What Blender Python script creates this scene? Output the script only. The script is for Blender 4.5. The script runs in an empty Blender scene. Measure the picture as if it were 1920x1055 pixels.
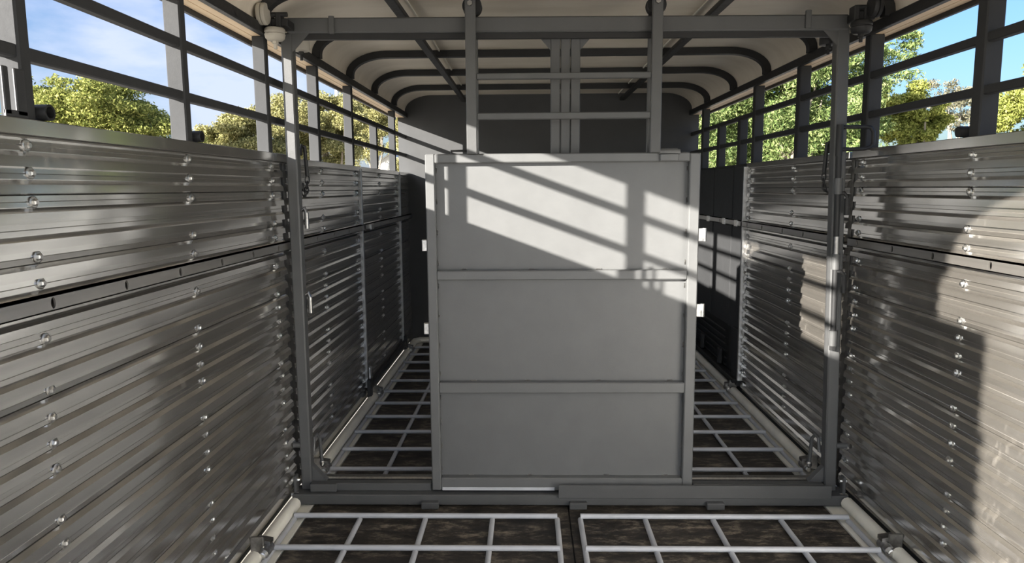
import bpy, bmesh, math, random
import numpy as np
from mathutils import Vector, Matrix
random.seed(7); RNG = np.random.default_rng(11)
S = bpy.context.scene
COL = S.collection
PI = math.pi

# ------------------------------------------------------------------ camera
cam_d = bpy.data.cameras.new('camera'); cam = bpy.data.objects.new('camera', cam_d); COL.objects.link(cam)
cam_d.sensor_fit = 'HORIZONTAL'; cam_d.sensor_width = 36.0
cam_d.lens = 36.0 * 1340.0 / 1920.0
cam_d.clip_start = 0.02; cam_d.clip_end = 600
yaw, pitch, roll = math.radians(-1.3236), math.radians(-7.4526), math.radians(-0.40)
fw = Vector((math.sin(yaw)*math.cos(pitch), math.cos(yaw)*math.cos(pitch), math.sin(pitch)))
r0 = fw.cross(Vector((0, 0, 1))).normalized(); u0 = r0.cross(fw)
r1 = r0*math.cos(roll) + u0*math.sin(roll); u1 = -r0*math.sin(roll) + u0*math.cos(roll)
M3 = Matrix((r1, u1, -fw)).transposed()
cam.matrix_world = Matrix.Translation((-0.166, 0.0, 1.32)) @ M3.to_4x4()
S.camera = cam

# ------------------------------------------------------------------ view, sky, sun
S.view_settings.view_transform = 'Standard'
try: S.view_settings.look = 'None'
except Exception: pass
S.view_settings.gamma = 1.0
S.view_settings.use_curve_mapping = False
S.view_settings.exposure = 0.87

SUN_DIR = Vector((1.0, 0.97, -0.372)).normalized()         # direction the light travels
SUN_STRENGTH = 12.0
SKY_STRENGTH = 0.115
sd = bpy.data.lights.new('sun', 'SUN'); so = bpy.data.objects.new('sun', sd); COL.objects.link(so)
sd.energy = SUN_STRENGTH; sd.angle = math.radians(0.55); sd.color = (1.0, 0.95, 0.885)
so.rotation_euler = SUN_DIR.to_track_quat('-Z', 'Y').to_euler(); so.location = (-20, -20, 12)

W = bpy.data.worlds.new('world'); S.world = W; W.use_nodes = True
nt = W.node_tree; nt.nodes.clear()
def N(t, **kw):
    n = nt.nodes.new(t)
    for k, v in kw.items(): setattr(n, k, v)
    return n
sky = N('ShaderNodeTexSky', sky_type='NISHITA', sun_disc=False)
sky.sun_elevation = math.asin(-SUN_DIR.z)
sky.sun_rotation = math.atan2(-SUN_DIR.x, -SUN_DIR.y)
sky.air_density = 1.25; sky.dust_density = 1.6; sky.ozone_density = 2.0; sky.altitude = 50
tc = N('ShaderNodeTexCoord')
mp = N('ShaderNodeMapping'); mp.inputs['Scale'].default_value = (1.0, 1.0, 2.6); mp.inputs['Location'].default_value = (0.35, 0.1, 0.2)
nz = N('ShaderNodeTexNoise'); nz.inputs['Scale'].default_value = 3.2; nz.inputs['Detail'].default_value = 7; nz.inputs['Roughness'].default_value = 0.55
cr = N('ShaderNodeValToRGB'); cr.color_ramp.elements[0].position = 0.42; cr.color_ramp.elements[1].position = 0.62
# broken cloud over the west and south (left and behind); the north-east is clear
sep = N('ShaderNodeVectorMath', operation='DOT_PRODUCT'); sep.inputs[1].default_value = (1.0, 0.35, 0.0)
side = N('ShaderNodeMapRange'); side.inputs['From Min'].default_value = 0.45; side.inputs['From Max'].default_value = 0.0
mul = N('ShaderNodeMath', operation='MULTIPLY'); mul2 = N('ShaderNodeMath', operation='MULTIPLY'); mul2.inputs[1].default_value = 0.85
mixc = N('ShaderNodeMixRGB'); mixc.inputs[2].default_value = (6.2, 6.5, 7.2, 1)
# clouds scatter sunlight forwards: brighter the nearer they stand to the sun
dotn = N('ShaderNodeVectorMath', operation='DOT_PRODUCT'); dotn.inputs[1].default_value = tuple(-SUN_DIR)
glow = N('ShaderNodeMapRange'); glow.interpolation_type = 'SMOOTHSTEP'; glow.inputs['From Min'].default_value = 0.0; glow.inputs['From Max'].default_value = 1.0
ccol = N('ShaderNodeMixRGB'); ccol.inputs[1].default_value = (3.9, 4.3, 5.5, 1); ccol.inputs[2].default_value = (24.0, 24.0, 24.0, 1)
bg = N('ShaderNodeBackground'); bg.inputs['Strength'].default_value = SKY_STRENGTH
out = N('ShaderNodeOutputWorld')
L = nt.links.new
L(tc.outputs['Generated'], mp.inputs['Vector']); L(mp.outputs['Vector'], nz.inputs['Vector'])
L(nz.outputs['Fac'], cr.inputs['Fac']); L(tc.outputs['Generated'], sep.inputs[0]); L(sep.outputs['Value'], side.inputs['Value'])
L(cr.outputs['Color'], mul.inputs[0]); L(side.outputs['Result'], mul.inputs[1]); L(mul.outputs[0], mul2.inputs[0])
L(mul2.outputs[0], mixc.inputs[0]); tint = N('ShaderNodeMixRGB', blend_type='MULTIPLY'); tint.inputs[0].default_value = 1.0; tint.inputs[2].default_value = (0.60, 0.80, 1.25, 1)
L(sky.outputs['Color'], tint.inputs[1]); L(tint.outputs['Color'], mixc.inputs[1]); L(mixc.outputs['Color'], bg.inputs['Color'])
L(tc.outputs['Generated'], dotn.inputs[0]); L(dotn.outputs['Value'], glow.inputs['Value']); L(glow.outputs['Result'], ccol.inputs[0]); L(ccol.outputs['Color'], mixc.inputs[2])
L(bg.outputs['Background'], out.inputs['Surface'])

# ------------------------------------------------------------------ materials
def new_mat(name):
    m = bpy.data.materials.new(name); m.use_nodes = True
    t = m.node_tree; b = t.nodes['Principled BSDF']
    return m, t, b
def coords(t, scale=(1, 1, 1)):
    g = t.nodes.new('ShaderNodeNewGeometry'); mpn = t.nodes.new('ShaderNodeMapping')
    mpn.inputs['Scale'].default_value = scale
    t.links.new(g.outputs['Position'], mpn.inputs['Vector']); return mpn.outputs['Vector']
def noise(t, vec, scale, detail=4, rough=0.55):
    n = t.nodes.new('ShaderNodeTexNoise'); n.inputs['Scale'].default_value = scale
    n.inputs['Detail'].default_value = detail; n.inputs['Roughness'].default_value = rough
    t.links.new(vec, n.inputs['Vector']); return n.outputs['Fac']
def ramp(t, fac, stops):
    r = t.nodes.new('ShaderNodeValToRGB'); e = r.color_ramp.elements
    while len(e) < len(stops): e.new(0.5)
    for el, (p, c) in zip(e, stops):
        el.position = p; el.color = c if len(c) == 4 else (*c, 1)
    t.links.new(fac, r.inputs['Fac']); return r.outputs['Color']
def bump(t, b, h, strength=0.2, dist=0.004):
    n = t.nodes.new('ShaderNodeBump'); n.inputs['Strength'].default_value = strength; n.inputs['Distance'].default_value = dist
    t.links.new(h, n.inputs['Height']); t.links.new(n.outputs['Normal'], b.inputs['Normal'])
def mrange(t, fac, a, b_):
    n = t.nodes.new('ShaderNodeMapRange'); n.inputs['To Min'].default_value = a; n.inputs['To Max'].default_value = b_
    t.links.new(fac, n.inputs['Value']); return n.outputs['Result']

def paint(name, c, rough=0.4, var=0.12, spec=0.5):
    m, t, b = new_mat(name); b.inputs['Specular IOR Level'].default_value = spec
    v = coords(t); f = noise(t, v, 9, 5)
    lo = tuple(x*(1-var) for x in c); hi = tuple(min(1, x*(1+var)) for x in c)
    b.inputs['Base Color'].default_value = (*c, 1)
    t.links.new(ramp(t, f, [(0.3, lo), (0.7, hi)]), b.inputs['Base Color'])
    f2 = noise(t, v, 60, 3); t.links.new(mrange(t, f2, rough-0.08, rough+0.1), b.inputs['Roughness'])
    f3 = noise(t, v, 220, 2); bump(t, b, f3, 0.12, 0.002)
    return m
MAT = {}
MAT['paint'] = paint('charcoal_paint', (0.126, 0.128, 0.126), 0.34, 0.05)
MAT['dark'] = paint('dark_charcoal_paint', (0.028, 0.028, 0.028), 0.45, 0.1, 0.25)
MAT['body'] = paint('body_frame_paint', (0.047, 0.048, 0.049), 0.62, 0.06, 0.10)
MAT['frame'] = paint('gate_frame_paint', (0.088, 0.089, 0.088), 0.40, 0.06, 0.35)
MAT['headboard'] = paint('headboard_paint', (0.06, 0.061, 0.061), 0.5, 0.06, 0.25)
MAT['black'] = paint('black_steel', (0.035, 0.035, 0.036), 0.45)
MAT['cream'] = paint('cream_paint', (0.80, 0.77, 0.67), 0.5, 0.08)
MAT['soffit'] = paint('tan_soffit', (0.78, 0.60, 0.40), 0.55, 0.08)
MAT['roller'] = paint('dusty_roller', (0.42, 0.39, 0.33), 0.6, 0.2)
MAT['white'] = paint('white_render', (0.75, 0.74, 0.70), 0.7, 0.06)
MAT['gridbar'] = paint('floor_grid_paint', (0.47, 0.48, 0.50), 0.42, 0.12)

def aluminium(name, base=0.74, rough=0.13, aniso=0.3, dust=0.115):
    """mill-finish extrusion: streaky anisotropic metal under a thin uneven film of tan dust"""
    m, t, b = new_mat(name)
    b.inputs['Metallic'].default_value = 1.0
    v = coords(t, (1, 0.10, 7.0)); f = noise(t, v, 5, 5, 0.55)
    c = ramp(t, f, [(0.25, (base*0.80, base*0.80, base*0.79)), (0.5, (base, base*0.995, base*0.98)), (0.75, (base*1.15, base*1.15, base*1.14))])
    t.links.new(c, b.inputs['Base Color'])
    v5 = coords(t, (1, 2.2, 0.7)); f5 = noise(t, v5, 2.2, 4, 0.5)
    t.links.new(mrange(t, f5, rough-0.07, rough+0.12), b.inputs['Roughness'])
    b.inputs['Anisotropic'].default_value = aniso
    cx = t.nodes.new('ShaderNodeCombineXYZ'); cx.inputs[2].default_value = 1.0
    t.links.new(cx.outputs[0], b.inputs['Tangent'])
    # dust: a thin film everywhere with a few soft upright smears
    v2 = coords(t, (1, 15, 5)); f2 = noise(t, v2, 2.0, 5, 0.6)
    v3 = coords(t, (1, 1.5, 1.2)); f3 = noise(t, v3, 2.4, 3, 0.5)
    mk = t.nodes.new('ShaderNodeMath'); mk.operation = 'MULTIPLY'
    t.links.new(ramp(t, f2, [(0.56, (0, 0, 0)), (0.74, (1, 1, 1))]), mk.inputs[0]); t.links.new(ramp(t, f3, [(0.50, (0, 0, 0)), (0.66, (1, 1, 1))]), mk.inputs[1])
    add = t.nodes.new('ShaderNodeMath'); add.operation = 'MULTIPLY_ADD'; add.inputs[1].default_value = 0.22
    t.links.new(mk.outputs[0], add.inputs[0]); t.links.new(mrange(t, f, dust-0.05, dust+0.05), add.inputs[2])
    d = t.nodes.new('ShaderNodeBsdfDiffuse'); d.inputs[0].default_value = (0.59, 0.545, 0.475, 1)
    mx = t.nodes.new('ShaderNodeMixShader')
    t.links.new(add.outputs[0], mx.inputs[0]); t.links.new(b.outputs[0], mx.inputs[1]); t.links.new(d.outputs[0], mx.inputs[2])
    t.links.new(mx.outputs[0], t.nodes['Material Output'].inputs['Surface'])
    return m
MAT['alu'] = aluminium('mill_aluminium')
MAT['alu_rail'] = aluminium('galvanised_rail', 0.46, 0.40, 0.4, 0.12)
MAT['alu_far'] = MAT['alu']
def metal(name, c, rough):
    m, t, b = new_mat(name); b.inputs['Metallic'].default_value = 1.0
    v = coords(t); f = noise(t, v, 90, 3)
    t.links.new(ramp(t, f, [(0.3, tuple(x*0.7 for x in c)), (0.7, c)]), b.inputs['Base Color']); b.inputs['Roughness'].default_value = rough
    return m
MAT['zinc'] = metal('zinc_bolt', (0.78, 0.77, 0.74), 0.33)
MAT['steel'] = metal('worn_steel', (0.42, 0.41, 0.39), 0.38)

def rubber():
    m, t, b = new_mat('rubber_mat')
    v = coords(t, (1.0, 2.2, 1)); f = noise(t, v, 9, 10, 0.78)
    v2 = coords(t); f2 = noise(t, v2, 2.1, 4)
    c1 = ramp(t, f, [(0.38, (0.012, 0.010, 0.009)), (0.51, (0.046, 0.039, 0.032)), (0.64, (0.25, 0.215, 0.175))])
    mx = t.nodes.new('ShaderNodeMixRGB'); mx.blend_type = 'MULTIPLY'; mx.inputs[0].default_value = 0.75
    t.links.new(c1, mx.inputs[1]); t.links.new(ramp(t, f2, [(0.3, (0.45, 0.43, 0.4)), (0.65, (1.25, 1.18, 1.05))]), mx.inputs[2])
    t.links.new(mx.outputs[0], b.inputs['Base Color'])
    t.links.new(mrange(t, f, 0.42, 0.75), b.inputs['Roughness']); bump(t, b, f, 0.5, 0.006)
    return m
MAT['rubber'] = rubber()
def roofskin():
    m, t, b = new_mat('roof_skin')
    v = coords(t, (0.7, 2.4, 1)); f = noise(t, v, 2.6, 6, 0.6)
    t.links.new(ramp(t, f, [(0.3, (0.66, 0.59, 0.475)), (0.55, (0.76, 0.69, 0.575)), (0.75, (0.82, 0.76, 0.65))]), b.inputs['Base Color'])
    b.inputs['Roughness'].default_value = 0.5
    return m
MAT['roof'] = roofskin()
def grass():
    m, t, b = new_mat('dry_grass_ground')
    v = coords(t); f = noise(t, v, 0.6, 8, 0.65)
    t.links.new(ramp(t, f, [(0.3, (0.28, 0.26, 0.19)), (0.5, (0.38, 0.345, 0.285)), (0.7, (0.44, 0.40, 0.34))]), b.inputs['Base Color'])
    b.inputs['Roughness'].default_value = 0.9; return m
MAT['ground'] = grass()
def leafmat(name, a, bcol, c):
    m, t, b = new_mat(name)
    g = t.nodes.new('ShaderNodeNewGeometry')
    col = ramp(t, g.outputs['Random Per Island'], [(0.0, a), (0.5, bcol), (1.0, c)])
    t.nodes.remove(b)
    d = t.nodes.new('ShaderNodeBsdfDiffuse'); tr = t.nodes.new('ShaderNodeBsdfTranslucent'); mx = t.nodes.new('ShaderNodeMixShader')
    mx.inputs[0].default_value = 0.3
    t.links.new(col, d.inputs[0]); t.links.new(col, tr.inputs[0]); t.links.new(d.outputs[0], mx.inputs[1]); t.links.new(tr.outputs[0], mx.inputs[2])
    t.links.new(mx.outputs[0], t.nodes['Material Output'].inputs['Surface']); return m
MAT['leaf_green'] = leafmat('leaf_green', (0.10, 0.12, 0.035), (0.26, 0.29, 0.08), (0.50, 0.48, 0.16))
MAT['leaf_olive'] = leafmat('leaf_olive', (0.12, 0.12, 0.05), (0.31, 0.30, 0.12), (0.58, 0.52, 0.26))
MAT['leaf_fern'] = leafmat('leaf_fern', (0.05, 0.085, 0.03), (0.17, 0.235, 0.075), (0.40, 0.45, 0.19))
MAT['leaf_yellow'] = leafmat('leaf_yellow', (0.09, 0.105, 0.025), (0.26, 0.29, 0.07), (0.47, 0.47, 0.14))
MAT['leaf_grey'] = leafmat('leaf_grey', (0.10, 0.10, 0.06), (0.20, 0.19, 0.12), (0.34, 0.31, 0.22))
MAT['bark'] = paint('bark', (0.26, 0.22, 0.17), 0.8, 0.4)
MAT['shed'] = paint('shed_sheet', (0.72, 0.72, 0.70), 0.5, 0.05)

# ------------------------------------------------------------------ mesh helpers
def bm_box(bm, x0, x1, y0, y1, z0, z1, bev=0.0, dz_right=0.0, dx_top=0.0):
    """axis-aligned box; dz_right lifts the +x end, dx_top shifts the top in x"""
    vs = []
    for z in (z0, z1):
        for y in (y0, y1):
            for x in (x0, x1):
                vs.append(bm.verts.new((x + (dx_top if z == z1 else 0), y, z + (dz_right if x == x1 else 0))))
    idx = [(0, 1, 3, 2), (4, 6, 7, 5), (0, 4, 5, 1), (2, 3, 7, 6), (0, 2, 6, 4), (1, 5, 7, 3)]
    fs = [bm.faces.new([vs[i] for i in f]) for f in idx]
    if bev > 0:
        es = list({e for f in fs for e in f.edges})
        bmesh.ops.bevel(bm, geom=es, offset=bev, segments=1, affect='EDGES', profile=0.5)
def bm_prism(bm, pts, axis, a0, a1):
    """pts: polygon in the two other axes; extruded along axis from a0 to a1"""
    def mk(p, a):
        if axis == 'x': return (a, p[0], p[1])
        if axis == 'y': return (p[0], a, p[1])
        return (p[0], p[1], a)
    A = [bm.verts.new(mk(p, a0)) for p in pts]; B = [bm.verts.new(mk(p, a1)) for p in pts]
    n = len(pts)
    bm.faces.new(A); bm.faces.new(B[::-1])
    for i in range(n): bm.faces.new([A[i], B[i], B[(i+1) % n], A[(i+1) % n]])
def bm_tube(bm, pts, r, seg=10, caps=True):
    pts = [Vector(p) for p in pts]; rings = []
    up = None
    for i, p in enumerate(pts):
        a = pts[i]-pts[i-1] if i > 0 else pts[1]-pts[0]
        c = pts[i+1]-pts[i] if i < len(pts)-1 else a
        t = (a.normalized()+c.normalized()).normalized()
        if up is None:
            up = Vector((0, 0, 1)) if abs(t.z) < 0.9 else Vector((1, 0, 0))
        n = (up - t*up.dot(t)).normalized(); b = t.cross(n); up = n
        rad = r[i] if isinstance(r, (list, tuple)) else r
        rings.append([bm.verts.new(p + (n*math.cos(2*PI*k/seg) + b*math.sin(2*PI*k/seg))*rad) for k in range(seg)])
    for i in range(len(rings)-1):
        for k in range(seg):
            bm.faces.new([rings[i][k], rings[i][(k+1) % seg], rings[i+1][(k+1) % seg], rings[i+1][k]])
    if caps:
        bm.faces.new(rings[0][::-1]); bm.faces.new(rings[-1])
def bm_lathe(bm, prof, axis='z', c=(0, 0, 0), seg=20):
    """prof: list of (radius, height along axis)"""
    c = Vector(c); rings = []
    for r, h in prof:
        ring = []
        for k in range(seg):
            a = 2*PI*k/seg; p, q = r*math.cos(a), r*math.sin(a)
            v = {'z': (p, q, h), 'y': (q, h, p), 'x': (h, p, q)}[axis]
            ring.append(bm.verts.new(c + Vector(v)))
        rings.append(ring)
    for i in range(len(rings)-1):
        for k in range(seg):
            bm.faces.new([rings[i][k], rings[i][(k+1) % seg], rings[i+1][(k+1) % seg], rings[i+1][k]])
    bm.faces.new(rings[0][::-1]); bm.faces.new(rings[-1])
def to_mesh(bm, name, mat, smooth=False):
    bmesh.ops.recalc_face_normals(bm, faces=bm.faces)
    me = bpy.data.meshes.new(name); bm.to_mesh(me); bm.free()
    me.materials.append(MAT[mat] if isinstance(mat, str) else mat)
    if smooth:
        for p in me.polygons: p.use_smooth = True
        try: me.set_sharp_from_angle(angle=math.radians(40))
        except Exception: pass
    return me
def link(name, me, parent=None, loc=None):
    o = bpy.data.objects.new(name, me); COL.objects.link(o)
    if parent is not None:
        o.parent = parent
        off = parent.get('_o', None)
        o.matrix_parent_inverse = parent_world(parent).inverted()
    if loc is not None: o.location = loc
    return o
WORLD = {}
def parent_world(p):
    m = Matrix.Translation(p.location)
    if p.parent is not None:
        m = parent_world(p.parent) @ p.matrix_parent_inverse @ m
    return m
def part(name, build, mat, parent=None, smooth=False, label=None):
    """build(bm) in world coordinates"""
    bm = bmesh.new(); build(bm); o = link(name, to_mesh(bm, name, mat, smooth), parent)
    if label: o['label'] = label
    return o
def box(name, mat, parent, x0, x1, y0, y1, z0, z1, bev=0.003, **k):
    return part(name, lambda bm: bm_box(bm, x0, x1, y0, y1, z0, z1, bev, **k), mat, parent)
def thing(name, label, cat, loc=(0, 0, 0), group=None):
    o = bpy.data.objects.new(name, None); COL.objects.link(o); o.location = loc; o.empty_display_size = 0.1
    o['label'] = label; o['category'] = cat
    if group: o['group'] = group
    return o
def struct(o, label, cat='structure'):
    o['kind'] = 'structure'; o['label'] = label; o['category'] = cat; return o

# ================================================================== STRUCTURE
YB, YF = -0.21, 6.08            # back opening and headboard
# ---- floor
fl = part('floor', lambda bm: bm_box(bm, -1.2, 1.2, -0.25, 6.15, -0.08, -0.012), 'black')
struct(fl, 'dark livestock truck deck under rubber mats', 'floor')
for (x0, x1) in ((-1.072, -0.006), (-0.002, 1.058)):
    for (y0, y1) in ((-0.2, 1.35), (1.354, 2.905), (2.909, 4.46), (4.464, 6.02)):
        box('rubber_mat', 'rubber', fl, x0, x1, y0, y1, -0.012, 0.0, 0.002)
for sx in (-1, 1):
    x0, x1 = sorted((sx*1.17, sx*(1.076 if sx < 0 else 1.062)))
    box('edge_strip', 'cream', fl, x0, x1, -0.2, 6.05, -0.012, 0.002, 0.001)

# ---- side walls of extruded aluminium planks
PL = 0.1417
RC = [1.412 - 0.0567*n for n in range(26)]           # centres of the recessed bands
def plank_profile(z0, z1):
    """polyline of (depth, z): 0 = raised face, positive = recessed"""
    pts = [(0.014, z0), (0.003, z0), (0.0, z0+0.0022)]
    D, h, s = 0.0135, 0.0125, 0.0095; TILT = 0.0020
    ev = []
    for c in sorted(RC):
        a, b = c-h, c+h
        ev += [(a-s, TILT), (a, D-0.002), (a+0.0002, D+0.003), (a+0.0016, D+0.003), (a+0.0018, D-TILT), (c-0.0010, D-TILT*0.5), (c, D+0.0016), (c+0.0010, D-TILT*0.5), (b, D), (b+0.0010, 0.0)]
    for z, d in ev:
        if z0+0.0045 < z < z1-0.0045: pts.append((d, z))
    # boards that start or end inside a recess keep its depth at the edge
    def depth(z):
        for c in RC:
            if abs(z-c) <= h: return D
        return 0.0
    if depth(z0+0.004) > 0: pts[0:3] = [(D+0.008, z0), (D+0.0012, z0), (D, z0+0.0012)]
    if depth(z1-0.004) > 0: pts += [(D, z1-0.002), (D+0.004, z1), (D+0.012, z1)]
    else: pts = [p for p in pts if p[1] < z1-0.0092] + [(TILT, z1-0.0090), (D-0.001, z1-0.0004), (D+0.008, z1)]
    return pts
def make_wall(sx, sections, name, label):
    XF = sx*1.168
    root = part(name, lambda bm: bm_box(bm, *sorted((sx*1.198, sx*1.205)), YB, 6.08, 0.0, 1.43), 'dark')
    struct(root, label, 'wall')
    cache = {}
    for (ya, yb) in sections:
        for j in range(10):
            zt = 1.313 + PL - PL*j; zb = zt - PL + 0.0010
            par = j % 2
            key = (ya, par)
            if key not in cache:
                bm = bmesh.new(); pr = plank_profile(zb, zt); bz = zb
                rows = []
                for d, z in pr:
                    rows.append([bm.verts.new((sx*d, y, z-bz)) for y in (0, yb-ya)])
                back = [[bm.verts.new((sx*0.028, y, z)) for y in (0, yb-ya)] for z in (0, zt-zb)]
                allr = [back[0]] + rows + [back[1]]
                for i in range(len(allr)-1): bm.faces.new([allr[i][0], allr[i+1][0], allr[i+1][1], allr[i][1]])
                bm.faces.new([back[0][0], back[1][0], back[1][1], back[0][1]])
                bm.faces.new([r[0] for r in allr]); bm.faces.new([r[1] for r in allr][::-1])
                cache[key] = to_mesh(bm, 'plank', 'alu')
            p = link('plank', cache[key], root, (XF, ya, zb))
    return root
wl = make_wall(-1, [(YB, 2.935), (3.005, 4.275), (4.305, 5.575), (5.605, 6.05)], 'wall_left', 'ribbed aluminium plank wall on the left of the truck')
wr = make_wall(1, [(YB, 2.985), (3.045, 4.425)], 'wall_right', 'ribbed aluminium plank wall on the right, with dark sheet panels at its far end')

# capping, seams, bolts, rub rails
box('capping', 'alu', wl, -1.245, -1.162, YB, 2.99, 1.430, 1.4635, 0.002)
for (a, b) in ((3.01, 4.29), (4.30, 5.58), (5.60, 6.05)): box('capping', 'alu', wl, -1.245, -1.163, a, b, 1.425, 1.452, 0.002)
box('capping', 'alu', wr, 1.162, 1.245, YB, 3.0, 1.430, 1.4635, 0.002)
box('capping', 'alu', wr, 1.163, 1.245, 3.03, 4.43, 1.430, 1.458, 0.002)
for y in (4.29, 5.59): box('seam_strip', 'alu_rail', wl, -1.182, -1.158, y-0.011, y+0.011, 0.10, 1.44, 0.003)
box('seam_strip', 'alu_rail', wr, 1.150, 1.185, 4.43, 4.448, 0.10, 1.44, 0.003)
bm = bmesh.new()
bm_lathe(bm, [(0.0125, 0.0), (0.0125, 0.0022), (0.010, 0.0032)], 'x', (0, 0, 0), 14)
bm_lathe(bm, [(0.0078, 0.003), (0.0078, 0.0075), (0.0052, 0.0098)], 'x', (0, 0, 0), 6)
boltL = to_mesh(bm, 'bolt', 'zinc')
bm = bmesh.new()
bm_lathe(bm, [(0.0125, 0.0), (0.0125, -0.0022), (0.010, -0.0032)], 'x', (0, 0, 0), 14)
bm_lathe(bm, [(0.0078, -0.003), (0.0078, -0.0075), (0.0052, -0.0098)], 'x', (0, 0, 0), 6)
boltR = to_mesh(bm, 'bolt', 'zinc')
for root, me, sx, cols in ((wl, boltL, -1, (0.75, 1.448, 2.14, 2.838, 3.53, 4.235, 4.90, 5.53)), (wr, boltR, 1, (1.49, 2.225, 2.945, 3.695, 4.41))):
    for y in cols:
        for n in range(24):
            if n % 5 == 3: continue
            if 6 <= n <= 6 and False: continue
            z = RC[n]
            if 1.066 < z < 1.11: continue
            b = link('bolt', me, root, (sx*1.180, y + random.uniform(-.004, .004), z + random.uniform(-.002, .002)))
            b.rotation_euler = (random.uniform(0, 1), 0, 0)

def holed_strip(bm, sx, X, ya, yb, z0, z1, holes, rx=0.0075, rz=0.012):
    """flat face at X with oval holes, plus top and bottom flanges going outwards"""
    ys = sorted(holes); cuts = [ya]
    for i in range(len(ys)-1): cuts.append((ys[i]+ys[i+1])/2)
    cuts.append(yb); th = 0.004
    def ringpts(cy, a, b):
        cz = (z0+z1)/2; el, ou = [], []
        for k in range(16):
            t = 2*PI*(k+0.5)/16; c, s = math.cos(t), math.sin(t)
            el.append((cy+rx*c, cz+rz*s))
        outer = []
        for k in range(16):
            t = 2*PI*(k+0.5)/16; c, s = math.cos(t), math.sin(t)
            if k in (14, 15, 0, 1): y = b; z = cz+(z1-z0)/2*(-1, -0.33, 0.33, 1)[(14, 15, 0, 1).index(k)]
            elif k in (6, 7, 8, 9): y = a; z = cz+(z1-z0)/2*(1, 0.33, -0.33, -1)[(6, 7, 8, 9).index(k)]
            elif k in (2, 3, 4, 5): z = z1; y = b + (a-b)*(k-1)/5
            else: z = z0; y = a + (b-a)*(k-9)/5
            outer.append((y, z))
        return el, outer
    for i, cy in enumerate(ys):
        el, ou = ringpts(cy, cuts[i], cuts[i+1])
        for X_ in (X, X+sx*th):
            E = [bm.verts.new((X_, y, z)) for y, z in el]; O = [bm.verts.new((X_, y, z)) for y, z in ou]
            for k in range(16): bm.faces.new([E[k], E[(k+1) % 16], O[(k+1) % 16], O[k]])
            if X_ == X: E0 = E
        for k in range(16): bm.faces.new([E0[k], E0[(k+1) % 16], E[(k+1) % 16], E[k]])
    for z in (z0, z1):
        za, zb = (z, z+0.003) if z == z0 else (z-0.003, z)
        bm_box(bm, *sorted((X, X+sx*0.024)), ya, yb, za, zb)
def rub_rail(root, sx, ya, yb, holes, z0=1.074, z1=1.108):
    return part('rub_rail', lambda bm: holed_strip(bm, sx, sx*1.148, ya, yb, z0, z1, holes), 'alu_rail', root)
rub_rail(wl, -1, YB, 2.925, [0.07, 0.34, 0.615, 0.89, 1.165, 1.438, 1.711, 1.985, 2.262, 2.525, 2.788])
rub_rail(wl, -1, 3.0, 4.275, [3.04, 3.312, 3.6, 3.9, 4.2])
rub_rail(wl, -1, 4.305, 6.04, [4.45, 4.75, 5.05, 5.35, 5.65, 5.9])
rub_rail(wr, 1, YB, 2.97, [0.14, 0.41, 0.68, 0.955, 1.23, 1.505, 1.78, 2.052, 2.345, 2.607, 2.885])
rub_rail(wr, 1, 3.05, 4.43, [3.168, 3.45, 3.732, 4.055, 4.33])
rub_rail(wr, 1, 4.46, 6.04, [4.6, 4.95, 5.3, 5.65, 5.95])
for y in (4.55, 4.83, 5.25): box('rail_clip', 'zinc', wr, 1.140, 1.150, y-0.03, y+0.03, 1.070, 1.112, 0.002)
box('rail_clip', 'zinc', wl, -1.150, -1.138, 4.42, 4.50, 1.070, 1.104, 0.002)

# upper posts and rails of the open sides
def post(root, sx, y, z0=1.455, z1=1.909, w=0.05, d=0.036, xi=1.180, mat='body'):
    x0, x1 = sorted((sx*xi, sx*(xi+w)))
    return box('side_post', mat, root, x0, x1, y, y+d, z0, z1, 0.004)
for y in (0.05, 0.76, 1.45, 2.145, 2.83, 3.51, 4.19, 5.53): post(wl, -1, y)
post(wl, -1, 4.86, z1=1.745)
for y in (0.05, 0.75, 1.48, 2.205, 2.93, 3.66, 4.36): post(wr, 1, y, w=0.055, d=0.05)
post(wr, 1, 4.65, z1=1.745, w=0.05, d=0.06); post(wr, 1, 5.15, z1=1.745, w=0.05, d=0.06); post(wr, 1, 5.62, w=0.05, d=0.06)
for root, sx in ((wl, -1), (wr, 1)):
    for z0, z1 in ((1.585, 1.612), (1.737, 1.765)):
        x0, x1 = sorted((sx*1.186, sx*1.214))
        box('side_rail', 'body', root, x0, x1, 0.62, 6.08, z0, z1, 0.003)
    # solid rear side panel beside the tail opening (behind the camera on both sides)
    x0, x1 = sorted((sx*1.19, sx*1.212))
    part('rear_side_panel', lambda bm: bm_prism(bm, [(YB, 1.455), (0.64, 1.455), (0.64, 1.909), (0.06, 1.909), (0.06, 1.77), (YB, 1.77)], 'x', x0, x1), 'body', root)
# round rope rings on the outer posts
for root, sx, ys in ((wl, -1, (1.50, 2.20)), (wr, 1, (2.275,))):
    for y in ys:
        part('stub_pipe', lambda bm: bm_lathe(bm, [(0.017, 0), (0.017, 0.03), (0.0125, 0.03), (0.0125, 0.004)], 'x', (sx*1.19 - (0.03 if sx > 0 else 0.0), y, 1.482), 16), 'dark', root, True)
# slotted latch plate on the nearest left post
def latch_plate(bm):
    for a, b in ((1.385, 1.402), (1.418, 1.447)):
        bm_box(bm, -1.176, -1.170, a, b, 1.468, 1.560, 0.002)
    bm_box(bm, -1.176, -1.170, 1.385, 1.447, 1.464, 1.478, 0.001)
part('latch_plate', latch_plate, 'black', wl)

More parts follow.
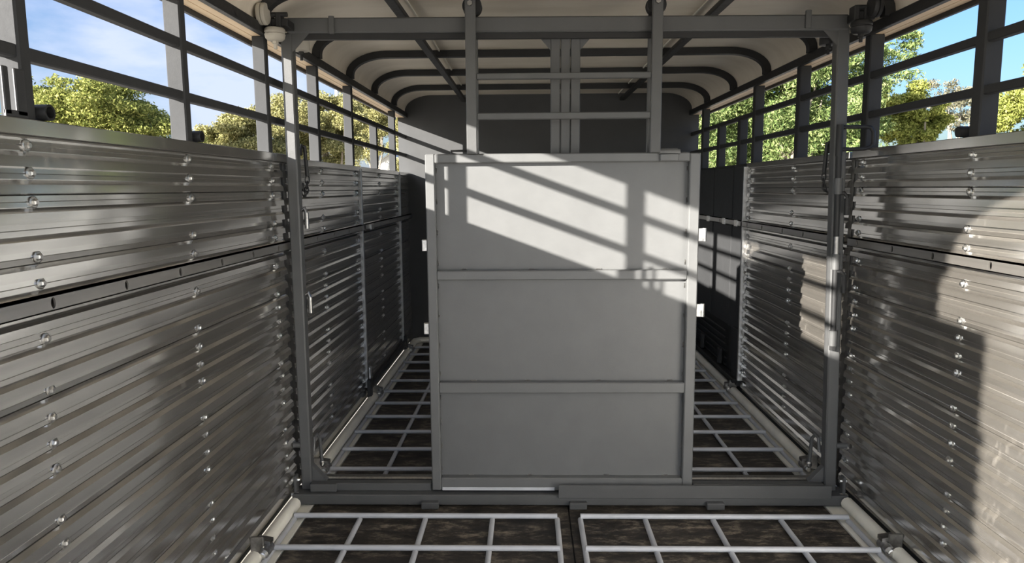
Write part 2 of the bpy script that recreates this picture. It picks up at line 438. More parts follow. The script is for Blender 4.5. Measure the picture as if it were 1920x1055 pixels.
# dark sheet panels at the far right, with louvres low down
for (a, b) in ((4.452, 4.725), (4.733, 5.205), (5.213, 6.06)):
    box('sheet_panel', 'body', wr, 1.172, 1.180, a, b, 0.40, 1.445, 0.002)
for y in (4.729, 5.209): box('panel_seam', 'body', wr, 1.165, 1.176, y-0.006, y+0.006, 0.40, 1.45, 0.002)
for k in range(6): part('louvre', lambda bm: bm_prism(bm, [(1.195, 0.10+k*0.046), (1.168, 0.118+k*0.046), (1.172, 0.124+k*0.046), (1.195, 0.112+k*0.046)], 'y', 4.80, 6.04), 'dark', wr)
box('panel_post', 'body', wr, 1.155, 1.185, 4.452, 4.60, 0.06, 0.42, 0.003)
box('panel_ledge', 'dark', wr, 1.13, 1.185, 4.47, 6.05, 0.075, 0.105, 0.004)
box('panel_back', 'dark', wr, 1.185, 1.197, 4.44, 6.06, 0.0, 1.45, 0.0)
box('panel_capping', 'dark', wr, 1.168, 1.245, 4.44, 6.06, 1.445, 1.457, 0.002)
for y in (4.86, 5.35): box('louvre_catch', 'black', wr, 1.140, 1.165, y-0.02, y+0.02, 0.11, 0.22, 0.004)
box('base_ledge', 'black', wl, -1.166, -1.140, 4.31, 5.56, 0.085, 0.125, 0.003)
box('base_catch', 'zinc', wl, -1.150, -1.132, 4.255, 4.285, 0.16, 0.24, 0.006)
box('base_catch', 'black', wl, -1.160, -1.135, 4.25, 4.30, 0.02, 0.16, 0.004)
box('base_catch', 'black', wl, -1.160, -1.135, 5.56, 5.60, 0.02, 0.16, 0.004)

# ---- roof: skin, bows, stringers, cant rails
def roof_line(zflat, zedge, xe, rc, n=10):
    pts = [(-xe, zedge)]
    for k in range(n+1):
        a = PI - PI/2*k/n
        pts.append((-xe+rc + rc*math.cos(a), zedge+0.02 + (zflat-zedge-0.02)*math.sin(a)))
    return pts + [(-x, z) for x, z in reversed(pts)]
def skin(bm, Y0=0.02, Y1=6.09):
    inn = roof_line(2.088, 1.938, 1.190, 0.23); outl = roof_line(2.108, 1.938, 1.210, 0.24)
    for pts, flip in ((inn, 0), (outl, 1)):
        A = [bm.verts.new((x, Y0, z)) for x, z in pts]; B = [bm.verts.new((x, Y1, z)) for x, z in pts]
        for i in range(len(pts)-1): bm.faces.new([A[i], A[i+1], B[i+1], B[i]])
        if flip:
            for P, Q in ((A, A0), (B, B0)):
                for i in range(len(pts)-1): bm.faces.new([P[i], P[i+1], Q[i+1], Q[i]])
            for i in (0, len(pts)-1): bm.faces.new([A[i], B[i], B0[i], A0[i]])
        A0, B0 = A, B
ceil = struct(part('ceiling', skin, 'roof', None, True), 'cream curved roof lining of the truck body', 'ceiling')
def bow(bm, y, w=0.04):
    a = roof_line(2.086, 1.94, 1.188, 0.228); b = roof_line(2.050, 1.94, 1.150, 0.2)
    for pts in (a, b): pass
    V = [[bm.verts.new((x, yy, z)) for x, z in pts] for pts in (a, b) for yy in (y-w/2, y+w/2)]
    n = len(a)
    for i in range(n-1):
        for p, q in ((0, 1), (1, 3), (3, 2), (2, 0)):
            bm.faces.new([V[p][i], V[p][i+1], V[q][i+1], V[q][i]])
    for i in (0, n-1): bm.faces.new([V[0][i], V[1][i], V[3][i], V[2][i]])
for y in (0.05, 0.73, 1.42, 2.10, 2.785, 3.50, 4.14, 4.79, 5.48):
    part('roof_bow', lambda bm: bow(bm, y), 'dark', ceil, True)
for x in (-0.69, 0.612):
    s = box('roof_stringer', 'dark', ceil, x-0.02, x+0.02, 0.05, 6.05, 2.028, 2.051, 0.003)
    for dx in (-0.03, 0.03): box('sealant_bead', 'cream', s, x+dx-0.004, x+dx+0.004, 0.05, 6.05, 2.079, 2.088, 0.001)
for sx in (-1, 1):
    f = lambda a, b: sorted((sx*a, sx*b))
    box('cant_rail', 'dark', ceil, *f(1.166, 1.192), 0.02, 6.06, 1.905, 1.945, 0.003)
    box('soffit_board', 'soffit', ceil, *f(1.194, 1.228), 0.02, 6.06, 1.908, 1.918, 0.001)
    box('soffit_board', 'soffit', ceil, *f(1.231, 1.266), 0.02, 6.06, 1.908, 1.918, 0.001)
    box('roof_gutter', 'dark', ceil, *f(1.267, 1.285), 0.02, 6.09, 1.892, 1.955, 0.003)
    box('roof_side_plate', 'dark', ceil, *f(1.193, 1.285), 0.02, 6.09, 1.918, 1.945, 0.0)

# ---- headboard
hb = part('wall_front', lambda bm: bm_prism(bm, [(-1.2, -0.05), (1.2, -0.05), (1.25, 1.45), (1.25, 1.94)] + [(x, z) for x, z in reversed(roof_line(2.088, 1.938, 1.19, 0.23))] + [(-1.25, 1.94), (-1.25, 1.45)], 'y', 6.065, 6.10), 'headboard')
struct(hb, 'charcoal steel headboard closing the far end', 'wall')
# ---- cream pipe kerbs along the wall feet
def kerb(n, label, pts, r=0.026):
    o = part('trim_%d' % n, lambda bm: bm_tube(bm, pts, r, 12), 'cream', None, True); struct(o, label, 'kerb pipe'); return o
KX = 1.139
kerb(1, 'cream kerb pipe at the foot of the near left wall', [(-KX, -0.15, 0.028), (-KX, 2.36, 0.028)])
kerb(2, 'short cream kerb pipe on the left just before the gate sill', [(-KX, 2.45, 0.028), (-KX, 2.80, 0.028)])
kerb(3, 'cream kerb pipe on the left just behind the gate', [(-KX, 3.21, 0.028), (-KX, 4.34, 0.028)])
kerb(4, 'cream kerb pipe at the far left that turns along the headboard', [(-KX, 4.43, 0.028), (-KX, 5.97, 0.028), (-1.10, 6.02, 0.028), (1.06, 6.02, 0.028)])
kerb(5, 'cream kerb pipe at the foot of the near right wall', [(KX, -0.15, 0.028), (KX, 2.41, 0.028)])
kerb(6, 'short cream kerb pipe on the right just before the gate sill', [(KX, 2.49, 0.028), (KX, 2.82, 0.028)])
kerb(7, 'cream kerb pipe on the right just behind the gate', [(KX, 3.25, 0.028), (KX, 4.46, 0.028)])
kerb(8, 'cream kerb pipe at the far right under the louvres', [(KX, 4.55, 0.028), (KX, 5.96, 0.028)])
# ---- ground outside
gd = part('ground', lambda bm: bm_box(bm, -160, 160, -120, 220, -1.35, -1.15), 'ground'); struct(gd, 'dry grass paddock around the truck', 'ground')

# ================================================================== DIVIDER GATE
gt = thing('divider_gate', 'charcoal steel frame gate on rollers spanning the truck from wall to wall', 'gate', (0, 2.88, 0))
box('frame_post', 'frame', gt, -1.136, -1.092, 2.885, 2.935, 0.05, 1.93, 0.005)
box('frame_post', 'frame', gt, 1.072, 1.120, 2.885, 2.935, 0.05, 1.93, 0.005, dx_top=-0.042)
tb = box('top_beam', 'frame', gt, -1.108, 1.072, 2.880, 2.930, 1.927, 1.985, 0.005, dz_right=-0.013)
for x in (-0.940, 0.902): box('stop_block', 'frame', tb, x, x+0.021, 2.870, 2.882, 1.921, 1.988, 0.002)
box('beam_track', 'dark', gt, -1.06, 1.03, 2.895, 2.915, 1.904, 1.93, 0.002, dz_right=-0.012)
for x in (-0.074, -0.034, 0.006): box('centre_upright', 'frame', gt, x, x+0.037, 2.925, 2.962, 0.085, 1.928, 0.003)
for s, xa in ((-1, -0.074), (1, 0.043)):
    part('gusset', lambda bm: bm_prism(bm, [(xa, 1.926), (xa+s*0.058, 1.926), (xa, 1.860)], 'y', 2.93, 2.936), 'frame', gt)
for s, xa in ((1, -1.092), (-1, 1.034)):
    part('gusset', lambda bm: bm_prism(bm, [(xa, 1.928), (xa+s*0.07, 1.928), (xa, 1.855)], 'y', 2.888, 2.894), 'frame', gt)
for s, xa in ((1, -1.092), (-1, 1.072)):
    part('gusset', lambda bm: bm_prism(bm, [(xa, 0.086), (xa+s*0.062, 0.086), (xa, 0.155)], 'y', 2.90, 2.93), 'frame', gt)
sill = box('sill_beam', 'frame', gt, -1.160, 1.150, 2.832, 2.935, 0.008, 0.053, 0.004)
for x in (-0.615, 0.0, 0.564): box('sill_foot', 'frame', sill, x, x+0.073, 2.806, 2.834, 0.001, 0.030, 0.003)
lr = box('lower_rail', 'frame', gt, -1.092, -0.579, 2.872, 2.915, 0.053, 0.086, 0.003)
box('lower_rail', 'frame', gt, 0.519, 1.065, 2.872, 2.915, 0.053, 0.086, 0.003)
box('lower_track', 'steel', gt, -1.06, 1.05, 2.932, 2.972, 0.050, 0.088, 0.006)
box('stop_plate', 'frame', lr, -1.090, -0.978, 2.853, 2.873, 0.055, 0.088, 0.003)
box('guide_lip', 'frame', sill, -0.045, 1.073, 2.818, 2.826, 0.046, 0.102, 0.002)
box('guide_spacer', 'dark', sill, -0.02, 1.06, 2.825, 2.834, 0.046, 0.056, 0.0)
for sx, x in ((-1, -1.152), (1, 1.138)):
    box('end_catch', 'frame', gt, x-0.006, x+0.006, 2.85, 2.885, 0.05, 0.125, 0.003)
    part('end_bolt', lambda bm: bm_lathe(bm, [(0.010, 0), (0.010, 0.028), (0.006, 0.034)], 'x', (x-0.016, 2.855, 0.045), 10), 'zinc', gt)
    part('end_bolt', lambda bm: bm_lathe(bm, [(0.008, 0), (0.008, 0.028), (0.005, 0.034)], 'x', (x-0.016, 2.865, 0.105), 10), 'zinc', gt)
# drop hooks low on the posts, and pins that reach the wall planks
for x, xp0, xp1 in ((-1.096, -1.166, -1.13), (1.067, 1.10, 1.16)):
    d = 1 if x < 0 else -1
    part('drop_hook', lambda bm: bm_tube(bm, [(x, 2.945, 0.20), (x, 2.96, 0.255), (x+d*0.004, 2.985, 0.262), (x+d*0.012, 3.0, 0.24), (x+d*0.018, 3.0, 0.135)], 0.0075, 10), 'frame', gt, True)
    part('side_pin', lambda bm: bm_tube(bm, [(xp0, 2.90, 0.245), (xp1, 2.90, 0.245)], 0.012, 12), 'frame', gt, True)
    part('drop_hook_tip', lambda bm: bm_lathe(bm, [(0.006, 0), (0.011, 0.008), (0.011, 0.022), (0.006, 0.03)], 'z', (x+d*0.018, 3.0, 0.108), 10), 'zinc', gt)
# small hinge pins on the left post
for z in (1.16, 0.81):
    part('post_pin', lambda bm: (bm_tube(bm, [(-1.094, 2.92, z+0.075), (-1.080, 2.92, z+0.085), (-1.074, 2.92, z+0.065)], 0.007, 10), bm_tube(bm, [(-1.074, 2.92, z+0.066), (-1.074, 2.92, z)], 0.0095, 10)), 'steel', gt, True)
# carrier rollers in the top corners; right set coloured dark for its shade
for sx in (-1, 1):
    X = -1.127 if sx < 0 else 1.082
    ca = part('roller_bracket', lambda bm: (bm_box(bm, X-0.032, X-0.012, 2.79, 2.84, 1.93, 1.985, 0.003), bm_box(bm, X+0.006, X+0.026, 2.79, 2.84, 1.93, 1.985, 0.003), bm_box(bm, X-0.02, X+0.05, 2.80, 2.895, 1.935, 1.965, 0.003)), 'dark', gt)
    part('guide_roller', lambda bm: bm_lathe(bm, [(0.012, -0.034), (0.028, -0.032), (0.036, -0.024), (0.039, -0.010), (0.036, -0.007), (0.036, -0.004), (0.039, -0.001), (0.0385, 0.008), (0.034, 0.013), (0.01, 0.014)], 'z', (X, 2.80, 1.915), 28), 'roller' if sx < 0 else 'dark', ca, True)
    part('roller_bolt', lambda bm: bm_lathe(bm, [(0.012, 0.0), (0.012, -0.013), (0.0075, -0.014), (0.0075, -0.032)], 'z', (X, 2.80, 1.884), 6), 'roller' if sx < 0 else 'dark', ca)
    part('bracket_bolt', lambda bm: bm_lathe(bm, [(0.009, 0.0), (0.009, 0.07)], 'x', (X-0.02, 2.80, 1.978), 10), 'dark', ca)
    part('carrier_wheel', lambda bm: bm_lathe(bm, [(0.014, -0.018), (0.037, -0.016), (0.040, -0.010), (0.040, -0.002), (0.034, 0.0), (0.040, 0.003), (0.040, 0.011), (0.037, 0.016), (0.014, 0.018)], 'x', (X+sx*0.028, 2.76, 1.972), 26), 'roller' if sx < 0 else 'dark', ca, True)
    X2 = X + (-sx)*0.030
    part('rear_roller', lambda bm: bm_lathe(bm, [(0.010, -0.026), (0.034, -0.024), (0.036, -0.018), (0.035, 0.016), (0.028, 0.022), (0.01, 0.022)], 'z', (X2, 3.02, 1.908), 26), 'roller' if sx < 0 else 'dark', gt, True)
    part('rear_roller_bolt', lambda bm: bm_lathe(bm, [(0.011, 0.0), (0.011, -0.014), (0.006, -0.016), (0.006, -0.036)], 'z', (X2, 3.02, 1.883), 8), 'dark', gt)
    box('rear_roller_arm', 'dark', gt, X2-0.015, X2+0.015, 2.93, 3.03, 1.93, 1.942, 0.002)
# slide bolt with loop handle on the right post
RX = 1.052
sb = part('slide_bolt', lambda bm: (bm_tube(bm, [(RX-0.002, 2.862, 1.45), (RX+0.006, 2.862, 1.02), (RX+0.012, 2.862, 0.66)], 0.0105, 14)), 'dark', gt, True)
part('bolt_handle', lambda bm: (bm_tube(bm, [(RX-0.006, 2.862, 1.545), (RX+0.09, 2.862, 1.547), (RX+0.115, 2.862, 1.543), (RX+0.126, 2.862, 1.528), (RX+0.128, 2.862, 1.482), (RX+0.118, 2.862, 1.468), (RX+0.095, 2.862, 1.462), (RX, 2.862, 1.460)], 0.0075, 10), bm_tube(bm, [(RX-0.003, 2.862, 1.435), (RX-0.003, 2.862, 1.555)], 0.013, 14)), 'dark', sb, True)
part('worn_band', lambda bm: bm_tube(bm, [(RX+0.0048, 2.8615, 1.12), (RX+0.0062, 2.8615, 1.05)], 0.0112, 14), 'steel', sb, True)
for z in (1.318, 1.020, 0.710):
    part('bolt_sleeve', lambda bm: bm_lathe(bm, [(0.0115, -0.031), (0.0165, -0.031), (0.0165, 0.031), (0.0115, 0.031)], 'z', (RX+0.0005+(1.318-z)*0.019, 2.862, z), 16), 'frame', gt, True)
part('bolt_nut', lambda bm: bm_lathe(bm, [(0.014, 0), (0.014, 0.018)], 'z', (RX+0.0125, 2.862, 0.660), 6), 'dark', sb)
for z in (1.245, 0.935):
    x = RX + 0.018 + (1.3-z)*0.012
    part('keeper_pin', lambda bm: (bm_tube(bm, [(x-0.02, 2.86, z+0.045), (x+0.004, 2.856, z+0.047), (x+0.016, 2.855, z+0.034), (x+0.017, 2.855, z+0.02)], 0.007, 10), bm_tube(bm, [(x+0.017, 2.855, z+0.025), (x+0.017, 2.855, z-0.04)], 0.010, 12)), 'dark', gt, True)

# ================================================================== SLIDING DOOR
dr = thing('sliding_door', 'grey three panel sliding door hung from two wheels in the middle of the gate', 'door', (0, 2.88, 0.06))
Y0, Y1 = 2.858, 2.905
box('stile', 'paint', dr, -0.574, -0.536, Y0, Y1, 0.062, 1.455, 0.004)
box('stile', 'paint', dr, 0.471, 0.513, Y0, Y1, 0.062, 1.452, 0.004)
box('top_rail', 'paint', dr, -0.5365, 0.4715, Y0+0.0005, Y1, 1.419, 1.4545, 0.004)
box('mid_rail', 'paint', dr, -0.5365, 0.4715, Y0+0.0005, Y1, 0.951, 0.990, 0.004)
box('mid_rail', 'paint', dr, -0.5365, 0.4715, Y0+0.0005, Y1, 0.481, 0.526, 0.004)
box('bottom_rail', 'paint', dr, -0.5365, 0.4715, Y0+0.0005, Y1, 0.062, 0.116, 0.004)
for z0, z1 in ((0.988, 1.421), (0.524, 0.953), (0.114, 0.483)):
    pn = box('door_panel', 'paint', dr, -0.540, 0.475, Y1-0.010, Y1-0.004, z0, z1, 0.0)
    def welds(bm):
        for x in (-0.534, 0.4685):
            for k in range(4):
                zc = z0+0.03+(z1-z0-0.06)*k/3
                for q in range(5): bm_lathe(bm, [(0.001, -0.002), (0.0035, 0.0), (0.001, 0.002)], 'z', (x+random.uniform(-.001, .001), Y1-0.012, zc+(q-2)*0.004), 6)
        for zc, in ((z0+0.0035,),):
            for k in range(4):
                xc = -0.42+0.84*k/3+random.uniform(-.03, .03)
                for q in range(6): bm_lathe(bm, [(0.001, -0.002), (0.0032, 0.0), (0.001, 0.002)], 'x', (xc+(q-2.5)*0.004, Y1-0.012, zc), 6)
    w = part('weld_beads', welds, 'steel', pn); w['kind'] = 'stuff'
part('scuffed_edge', lambda bm: bm_box(bm, -0.53, -0.06, Y0-0.0012, Y0+0.002, 0.063, 0.076, 0.0005), 'gridbar', dr)
for x in (-0.405, 0.310):
    h = box('hanger_bar', 'frame', dr, x, x+0.041, 2.834, 2.858, 1.452, 2.045, 0.003)
    box('rear_hanger_bar', 'frame', dr, x+0.002, x+0.041, 2.938, 2.955, 1.452, 2.045, 0.003)
    xc = x+0.020
    wh = part('hanger_wheel', lambda bm: bm_lathe(bm, [(0.012, -0.026), (0.036, -0.026), (0.038, -0.020), (0.031, -0.014), (0.031, 0.014), (0.038, 0.020), (0.036, 0.026), (0.012, 0.026)], 'y', (xc+0.004, 2.905, 2.022 if x < 0 else 2.018), 28), 'dark', dr, True)
    part('axle_bolt', lambda bm: bm_lathe(bm, [(0.010, -0.012), (0.011, -0.008), (0.011, 0.0)], 'y', (xc, 2.835, 2.018), 6), 'steel', h)
    part('axle', lambda bm: bm_lathe(bm, [(0.006, 0.0), (0.006, 0.12)], 'y', (xc, 2.835, 2.018), 10), 'steel', wh)
for z0, z1 in ((1.737, 1.760), (1.584, 1.610)): box('cross_bar', 'frame', dr, -0.364, 0.310, 2.838, 2.862, z0, z1, 0.003)
part('top_hinge', lambda bm: (bm_box(bm, 0.352, 0.424, 2.842, 2.862, 1.420, 1.448, 0.003), bm_tube(bm, [(0.345, 2.858, 1.458), (0.430, 2.858, 1.456)], 0.011, 12), bm_box(bm, 0.350, 0.424, 2.858, 2.90, 1.452, 1.470, 0.003)), 'paint', dr)
part('top_latch_rod', lambda bm: bm_tube(bm, [(-0.47, 2.88, 1.452), (-0.47, 2.88, 1.467), (-0.40, 2.88, 1.468)], 0.005, 8), 'dark', dr, True)
for z in (1.130, 0.824):
    part('keeper', lambda bm: (bm_box(bm, 0.511, 0.540, 2.868, 2.874, z-0.026, z+0.026, 0.001), bm_tube(bm, [(0.537, 2.876, z-0.026), (0.537, 2.876, z+0.026)], 0.0105, 14)), 'zinc', dr, True)
for z in (1.092, 0.750):
    part('keeper', lambda bm: bm_box(bm, -0.596, -0.573, 2.870, 2.884, z-0.024, z+0.024, 0.003), 'zinc', dr)

# ================================================================== SAFETY CHAINS
def chain(name, label, pts_hook, links):
    t = thing(name, label, 'chain', tuple(links[-1]))
    part('drop_pin', lambda bm: bm_tube(bm, pts_hook, 0.0085, 10), 'dark', t, True)
    for i in range(len(links)-1):
        a, b = Vector(links[i]), Vector(links[i+1]); d = (b-a); ln = d.length; d.normalize()
        side = Vector((1, 0, 0)) if i % 2 == 0 else Vector((0, 1, 0))
        side = (side - d*side.dot(d)).normalized()
        pts = []
        for k in range(13):
            an = 2*PI*k/12; pts.append((a+b)/2 + d*math.cos(an)*(ln*0.5+0.006) + side*math.sin(an)*0.0085)
        part('chain_link', lambda bm: bm_tube(bm, pts, 0.0027, 6, False), 'dark', t, True)
chain('safety_chain', 'chain with drop pin hanging on the inner side of the left gate post', [(-1.096, 2.945, 1.46), (-1.092, 2.955, 1.498), (-1.082, 2.958, 1.492), (-1.076, 2.96, 1.375)],
      [(-1.076, 2.96, 1.37), (-1.077, 2.958, 1.348), (-1.079, 2.955, 1.326), (-1.081, 2.952, 1.306), (-1.088, 2.95, 1.295), (-1.090, 2.948, 1.318), (-1.091, 2.946, 1.34)])
chain('safety_chain', 'chain with drop pin hanging on the inner side of the right gate post', [(1.050, 2.945, 1.45), (1.048, 2.952, 1.494), (1.040, 2.955, 1.488), (1.034, 2.957, 1.372)],
      [(1.034, 2.957, 1.366), (1.033, 2.956, 1.344), (1.034, 2.955, 1.322), (1.039, 2.953, 1.303), (1.047, 2.951, 1.296)])

# ================================================================== FLOOR GRIDS
def grid(label, x0, x1, xs, ys, y0, y1, hinge_side, hinge_ys):
    t = thing('floor_grid', label, 'floor grid', ((x0+x1)/2, (y0+y1)/2, 0), 'hinged steel floor grids')
    R_ = 0.0105; z = R_+0.001
    for x in (x0, x1): part('side_bar', lambda bm: bm_tube(bm, [(x, y0, z), (x, y1, z)], R_, 10), 'gridbar', t, True)
    for x in xs: part('long_bar', lambda bm: bm_tube(bm, [(x, y0, z), (x, y1, z)], R_, 10), 'gridbar', t, True)
    for y in ys: part('cross_bar', lambda bm: bm_tube(bm, [(x0, y, z+0.014), (x1, y, z+0.014)], R_, 10), 'gridbar', t, True)
    for y in hinge_ys:
        s = hinge_side; xh = s*1.112
        hg = part('hinge', lambda bm: bm_tube(bm, [(xh, y-0.032, 0.034), (xh, y+0.032, 0.034)], 0.019, 12), 'steel', t, True)
        part('hinge_plate', lambda bm: bm_box(bm, *sorted((s*1.120, s*1.168)), y-0.006, y+0.006, 0.02, 0.085, 0.002), 'steel', hg)
        part('hinge_bolt', lambda bm: bm_lathe(bm, [(0.009, -0.046), (0.013, -0.044), (0.013, -0.032)], 'y', (xh, y, 0.034), 8), 'zinc', hg)
        part('hinge_tongue', lambda bm: bm_prism(bm, [(s*1.10, 0.05), (s*1.15, 0.062), (s*1.15, 0.072), (s*1.10, 0.064)], 'y', y+0.005, y+0.04), 'steel', hg)
nr = [2.700-0.257*k for k in range(11)]
grid('pale steel bar floor grid lying in front of the gate on the left', -1.107, -0.055, [-0.843, -0.581, -0.313], nr, nr[-1], nr[0], -1, [2.405, 0.6])
grid('pale steel bar floor grid lying in front of the gate on the right', 0.037, 1.090, [0.294, 0.561, 0.827], nr, nr[-1], nr[0], 1, [2.447, 0.6])
fr = [3.178+0.257*k for k in range(11)]
grid('dark steel bar floor grid behind the gate on the left', -1.103, -0.055, [-0.832, -0.575, -0.313], fr, 3.05, fr[-1]+0.02, -1, [3.165, 4.39, 5.62])
grid('dark steel bar floor grid behind the gate on the right', 0.037, 1.090, [0.294, 0.561, 0.827], fr, 3.05, fr[-1]+0.02, 1, [3.205, 4.50, 5.62])

# ================================================================== OUTSIDE: trees, shed, pole
GZ = -1.15
def foliage_mesh(name, blobs, n, size, mat, flat=0.4, aspect=2.0):
    """leaf quads scattered in the shells of ellipsoid clumps"""
    sub = []
    for b in blobs:
        for _ in range(9):
            v = RNG.normal(size=3); v /= np.linalg.norm(v); q = 0.26+0.22*RNG.random()
            sub.append((b[0]+v[0]*b[3]*0.78, b[1]+v[1]*b[4]*0.78, b[2]+v[2]*b[5]*0.78, b[3]*q, b[4]*q, b[5]*q*0.8))
    blobs = sub
    vol = np.array([b[3]*b[4]*b[5] for b in blobs])**(2/3); vol /= vol.sum()
    which = RNG.choice(len(blobs), n, p=vol); B = np.array(blobs)[which]
    d = RNG.normal(size=(n, 3)); d /= np.linalg.norm(d, axis=1)[:, None]
    rad = (0.35+0.8*RNG.random(n)**0.8)[:, None]
    # lumpy surface: smaller clumps on each blob
    lump = 1+0.16*np.sin(d[:, 0:1]*7+which[:, None])*np.sin(d[:, 1:2]*6+1.3*which[:, None])+0.10*np.sin(d[:, 2:3]*13+which[:, None])
    c = B[:, :3] + d*B[:, 3:6]*rad*lump
    nrm = d*0.7 + RNG.normal(size=(n, 3))*0.75; nrm /= np.linalg.norm(nrm, axis=1)[:, None]
    t = np.cross(nrm, RNG.normal(size=(n, 3))); t /= np.linalg.norm(t, axis=1)[:, None]; b = np.cross(nrm, t)
    s = (size*(0.6+0.8*RNG.random(n)))[:, None]
    t = t*s*aspect*0.5; b = b*s*0.5
    V = np.stack([c-t, c+b*0.9, c+t, c-b*0.9], 1).reshape(-1, 3)
    me = bpy.data.meshes.new(name)
    me.vertices.add(n*4); me.vertices.foreach_set('co', V.astype(np.float32).ravel())
    me.loops.add(n*4); me.loops.foreach_set('vertex_index', np.arange(n*4, dtype=np.int32))
    me.polygons.add(n); me.polygons.foreach_set('loop_start', np.arange(0, n*4, 4, dtype=np.int32)); me.polygons.foreach_set('loop_total', np.full(n, 4, dtype=np.int32))
    me.update(); me.materials.append(MAT[mat]); return me
def tree(label, base, h, blobs, n, size, mat, trunk_r=0.16, cat='tree', name='tree', aspect=2.0, branches=5, group=None):
    """blobs relative to base: (dx,dy,z,rx,ry,rz)"""
    t = thing(name, label, cat, (base[0], base[1], GZ), group)
    W_ = [(base[0]+b[0], base[1]+b[1], GZ+b[2], b[3], b[4], b[5]) for b in blobs]
    f = link('foliage', foliage_mesh('foliage', W_, n, size, mat, aspect=aspect), t); f['kind'] = 'stuff'
    def tk(bm):
        top = max(b[2] for b in blobs)*0.8
        bm_tube(bm, [(base[0], base[1], GZ-0.1), (base[0]+0.08, base[1], GZ+top*0.45), (base[0]-0.05, base[1]+0.1, GZ+top)], [trunk_r, trunk_r*0.75, trunk_r*0.3], 8)
    part('trunk', tk, 'bark', t, True)
    for k in range(min(branches, len(W_))):
        b = W_[k]; a0 = Vector((base[0]+0.05, base[1], GZ+blobs[k][2]*0.45)); e = Vector(b[:3])
        mid = (a0+e)/2+Vector((random.uniform(-.2, .2), random.uniform(-.2, .2), -0.15))
        part('branch', lambda bm: bm_tube(bm, [a0, mid, e], [trunk_r*0.45, trunk_r*0.3, trunk_r*0.08], 6), 'bark', t, True)
    return t
def clumps(cx, cz, rx, rz, n, ry=None, seed=1, k=0.42):
    """n overlapping clumps filling an ellipse"""
    rs = random.Random(seed); res = []
    ry = ry or rx
    for i in range(n):
        a = 2*PI*(i+rs.random()*0.6)/n; r = 0.62*math.sqrt(rs.random()*0.8+0.2)
        q = k*(0.75+0.5*rs.random())
        res.append((cx+math.cos(a)*r*rx, rs.uniform(-.6, .6)*ry, cz+math.sin(a)*r*rz, rx*q*1.15, ry*q*1.1, rz*q*1.1))
    return res
# helper: direction from the eye position to lay out the tree belt in metres around the truck
def at(px, Y): return -0.166 + (px-990.0)/1352.0*Y
def up(py, Y): return 1.32 + (352.0-py)/1352.0*Y - GZ
tree('round dark green tree standing alone left of the truck', (at(190, 18)-0.2, 18, 0), 6, clumps(0.1, up(225, 18), 2.05, 1.15, 13, 1.6, 3) + [(-1.0, 0, up(185, 18), .75, .7, .5), (-0.25, 0, up(200, 18), .8, .7, .5), (0.55, 0, up(215, 18), .75, .7, .45), (1.35, 0, up(255, 18), .6, .5, .35), (-1.6, 0, up(170, 18), .5, .6, .4), (-1.7, 0, up(260, 18), .8, .8, .8)], 120000, 0.036, 'leaf_green', 0.2)
tree('pale olive gum tree seen between the left side posts before the gate', (at(455, 22), 22, 0), 5, clumps(0, up(265, 22), 1.6, 1.1, 12, 1.4, 8) + [(-0.7, 0, up(250, 22), .7, .7, .5), (0.4, 0, up(225, 22), .7, .6, .5)], 70000, 0.038, 'leaf_olive', 0.14)
tree('tall gum tree behind the left gate post', (at(600, 24), 24.5, 0), 6, clumps(0, up(240, 24), 1.7, 1.5, 14, 1.5, 12) + [(-0.9, 0, up(215, 24), .6, .6, .5), (0.5, 0, up(205, 24), .8, .6, .5)], 80000, 0.038, 'leaf_olive', 0.15)
tree('gum tree with bare pale trunks at the far left', (at(700, 33), 33, 0), 7, clumps(0.1, up(225, 33), 1.95, 1.8, 13, 1.6, 15) + [(0.2, 0, up(190, 33), 1.1, .8, .6), (-0.6, 0, up(280, 33), .8, .8, .9)], 76000, 0.038, 'leaf_olive', 0.12)
tree('thin gum tree nearest the headboard on the left', (at(765, 30), 30, 0), 6, clumps(0, up(250, 30), 0.9, 1.6, 8, 1.0, 19), 28000, 0.038, 'leaf_olive', 0.16)
# right side
tree('big feathery wattle tree behind the right gate post', (at(1480, 14), 14.5, 0), 8,
     clumps(0, up(215, 14), 1.9, 1.75, 18, 1.4, 22) + [(-0.9, 0, up(260, 14), .9, .8, .7), (0.8, 0, up(285, 14), 1.1, .9, .6), (1.3, 0, up(215, 14), .8, .7, .6), (1.7, 0, up(140, 14), .75, .5, .32), (2.1, 0, up(95, 14), .55, .4, .28), (1.3, 0, up(100, 14), .6, .5, .4), (2.25, 0, up(82, 14), .3, .3, .16), (0.6, 0, up(60, 14), 1.0, .8, .6), (-0.3, 0, up(120, 14), .9, .7, .7)], 170000, 0.024, 'leaf_fern', 0.18, aspect=3.4)
tree('pale green wattle at the far right end of the truck', (at(1330, 19), 19, 0), 6, clumps(0, up(255, 19), 1.1, 1.3, 11, 1.1, 27), 52000, 0.032, 'leaf_fern', 0.13, aspect=3.0)
tree('bright yellow green bush low on the right, past the gate', (at(1690, 17), 17, 0), 4, clumps(0, up(240, 17), 0.95, 0.9, 10, 0.9, 31) + [(0.45, 0, up(225, 17), .5, .5, .35), (-0.3, 0, up(190, 17), .5, .5, .35)], 52000, 0.033, 'leaf_yellow', 0.12)
tree('wispy grey tree between the two yellow trees on the right', (at(1785, 24), 24, 0), 5, clumps(0, up(215, 24), 0.95, 0.85, 9, 0.8, 36) + [(-0.7, 0, up(168, 24), .5, .4, .3)], 7000, 0.034, 'leaf_grey', 0.07, aspect=2.6, branches=10)
tree('golden green tree at the right edge of the view', (at(1935, 16), 16, 0), 5, clumps(0, up(205, 16), 1.05, 0.95, 11, 1.0, 41) + [(0.1, 0, up(140, 16), .5, .5, .3)], 56000, 0.034, 'leaf_yellow', 0.13)
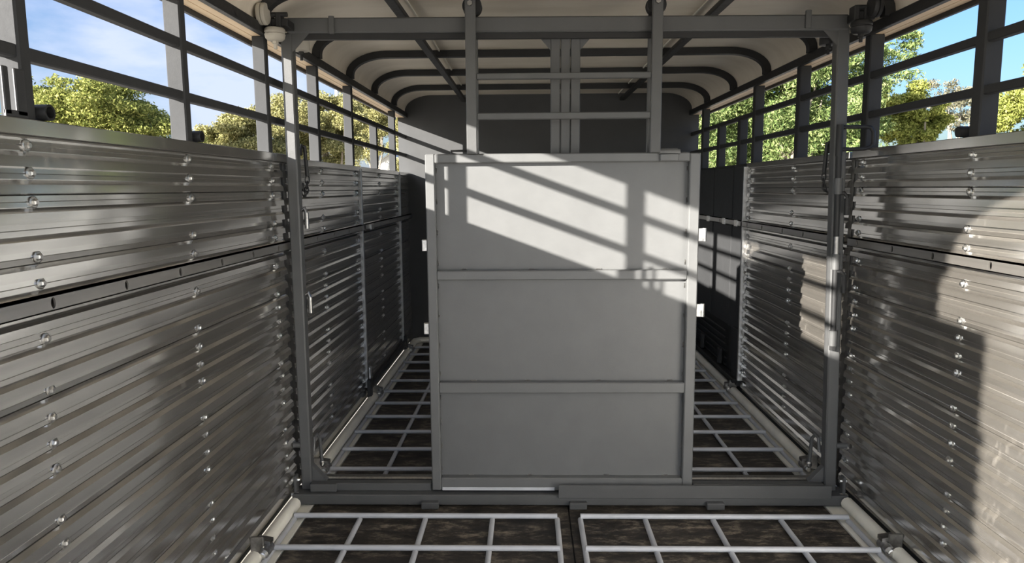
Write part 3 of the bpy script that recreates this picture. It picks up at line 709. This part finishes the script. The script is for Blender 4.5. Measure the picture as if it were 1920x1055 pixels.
# shed
def shed():
    x0, x1, y0, y1 = at(702, 34), at(765, 34), 34.0, 38.0
    zb, ze, zr = GZ, GZ+up(308, 34), GZ+up(288, 34)
    t = thing('garden_shed', 'small white gabled shed far off on the left', 'shed', ((x0+x1)/2, 36, GZ))
    part('wall_block', lambda bm: bm_prism(bm, [(x0, zb), (x1, zb), (x1, ze), ((x0+x1)/2, zr), (x0, ze)], 'y', y0, y1), 'shed', t)
    xm = (x0+x1)/2
    for s, xe in ((-1, x0-0.1), (1, x1+0.1)):
        part('roof_sheet', lambda bm: bm_prism(bm, [(xm, zr+0.02), (xe, ze-0.06), (xe, ze-0.02), (xm, zr+0.07)], 'y', y0-0.15, y1+0.1), 'white', t)
    part('shed_door', lambda bm: bm_box(bm, xm-0.35, xm+0.35, y0-0.04, y0, zb, zb+1.9), 'white', t)
shed()
o = part('light_pole', lambda bm: bm_tube(bm, [(at(637, 30), 30, GZ), (at(636, 30), 30, GZ+up(150, 30))], [0.09, 0.075], 12), 'white', None, True)
o['label'] = 'slim white pole standing among the left gum trees'; o['category'] = 'pole'

# ================================================================== unseen trees added behind the camera to cut low sky light
def copy_tree(src, loc, rz, sc, label, group):
    r = src.copy(); COL.objects.link(r); r.location = loc; r.rotation_euler = (0, 0, rz); r.scale = (sc, sc, sc)
    r['label'] = label; r['group'] = group
    for ch in src.children:
        c = ch.copy(); COL.objects.link(c); c.parent = r; c.matrix_parent_inverse = ch.matrix_parent_inverse.copy()
    return r
SRC = [o for o in bpy.data.objects if o.parent is None and o.name in ('tree', 'tree.002', 'tree.006')]
for i, (ang, dist, sc) in enumerate(((-62, 34, 0.95), (-74, 30, 1.0), (-86, 32, 1.1), (-99, 30, 1.0), (-112, 33, 1.1), (-50, 30, 1.1), (-36, 28, 1.1), (-20, 26, 1.0))):
    a = math.radians(ang)
    copy_tree(SRC[i % len(SRC)], (dist*math.cos(a), dist*math.sin(a), GZ), i*1.3, sc, 'unseen leafy tree added behind the truck tail to cut low sky light', 'added trees behind the truck tail')
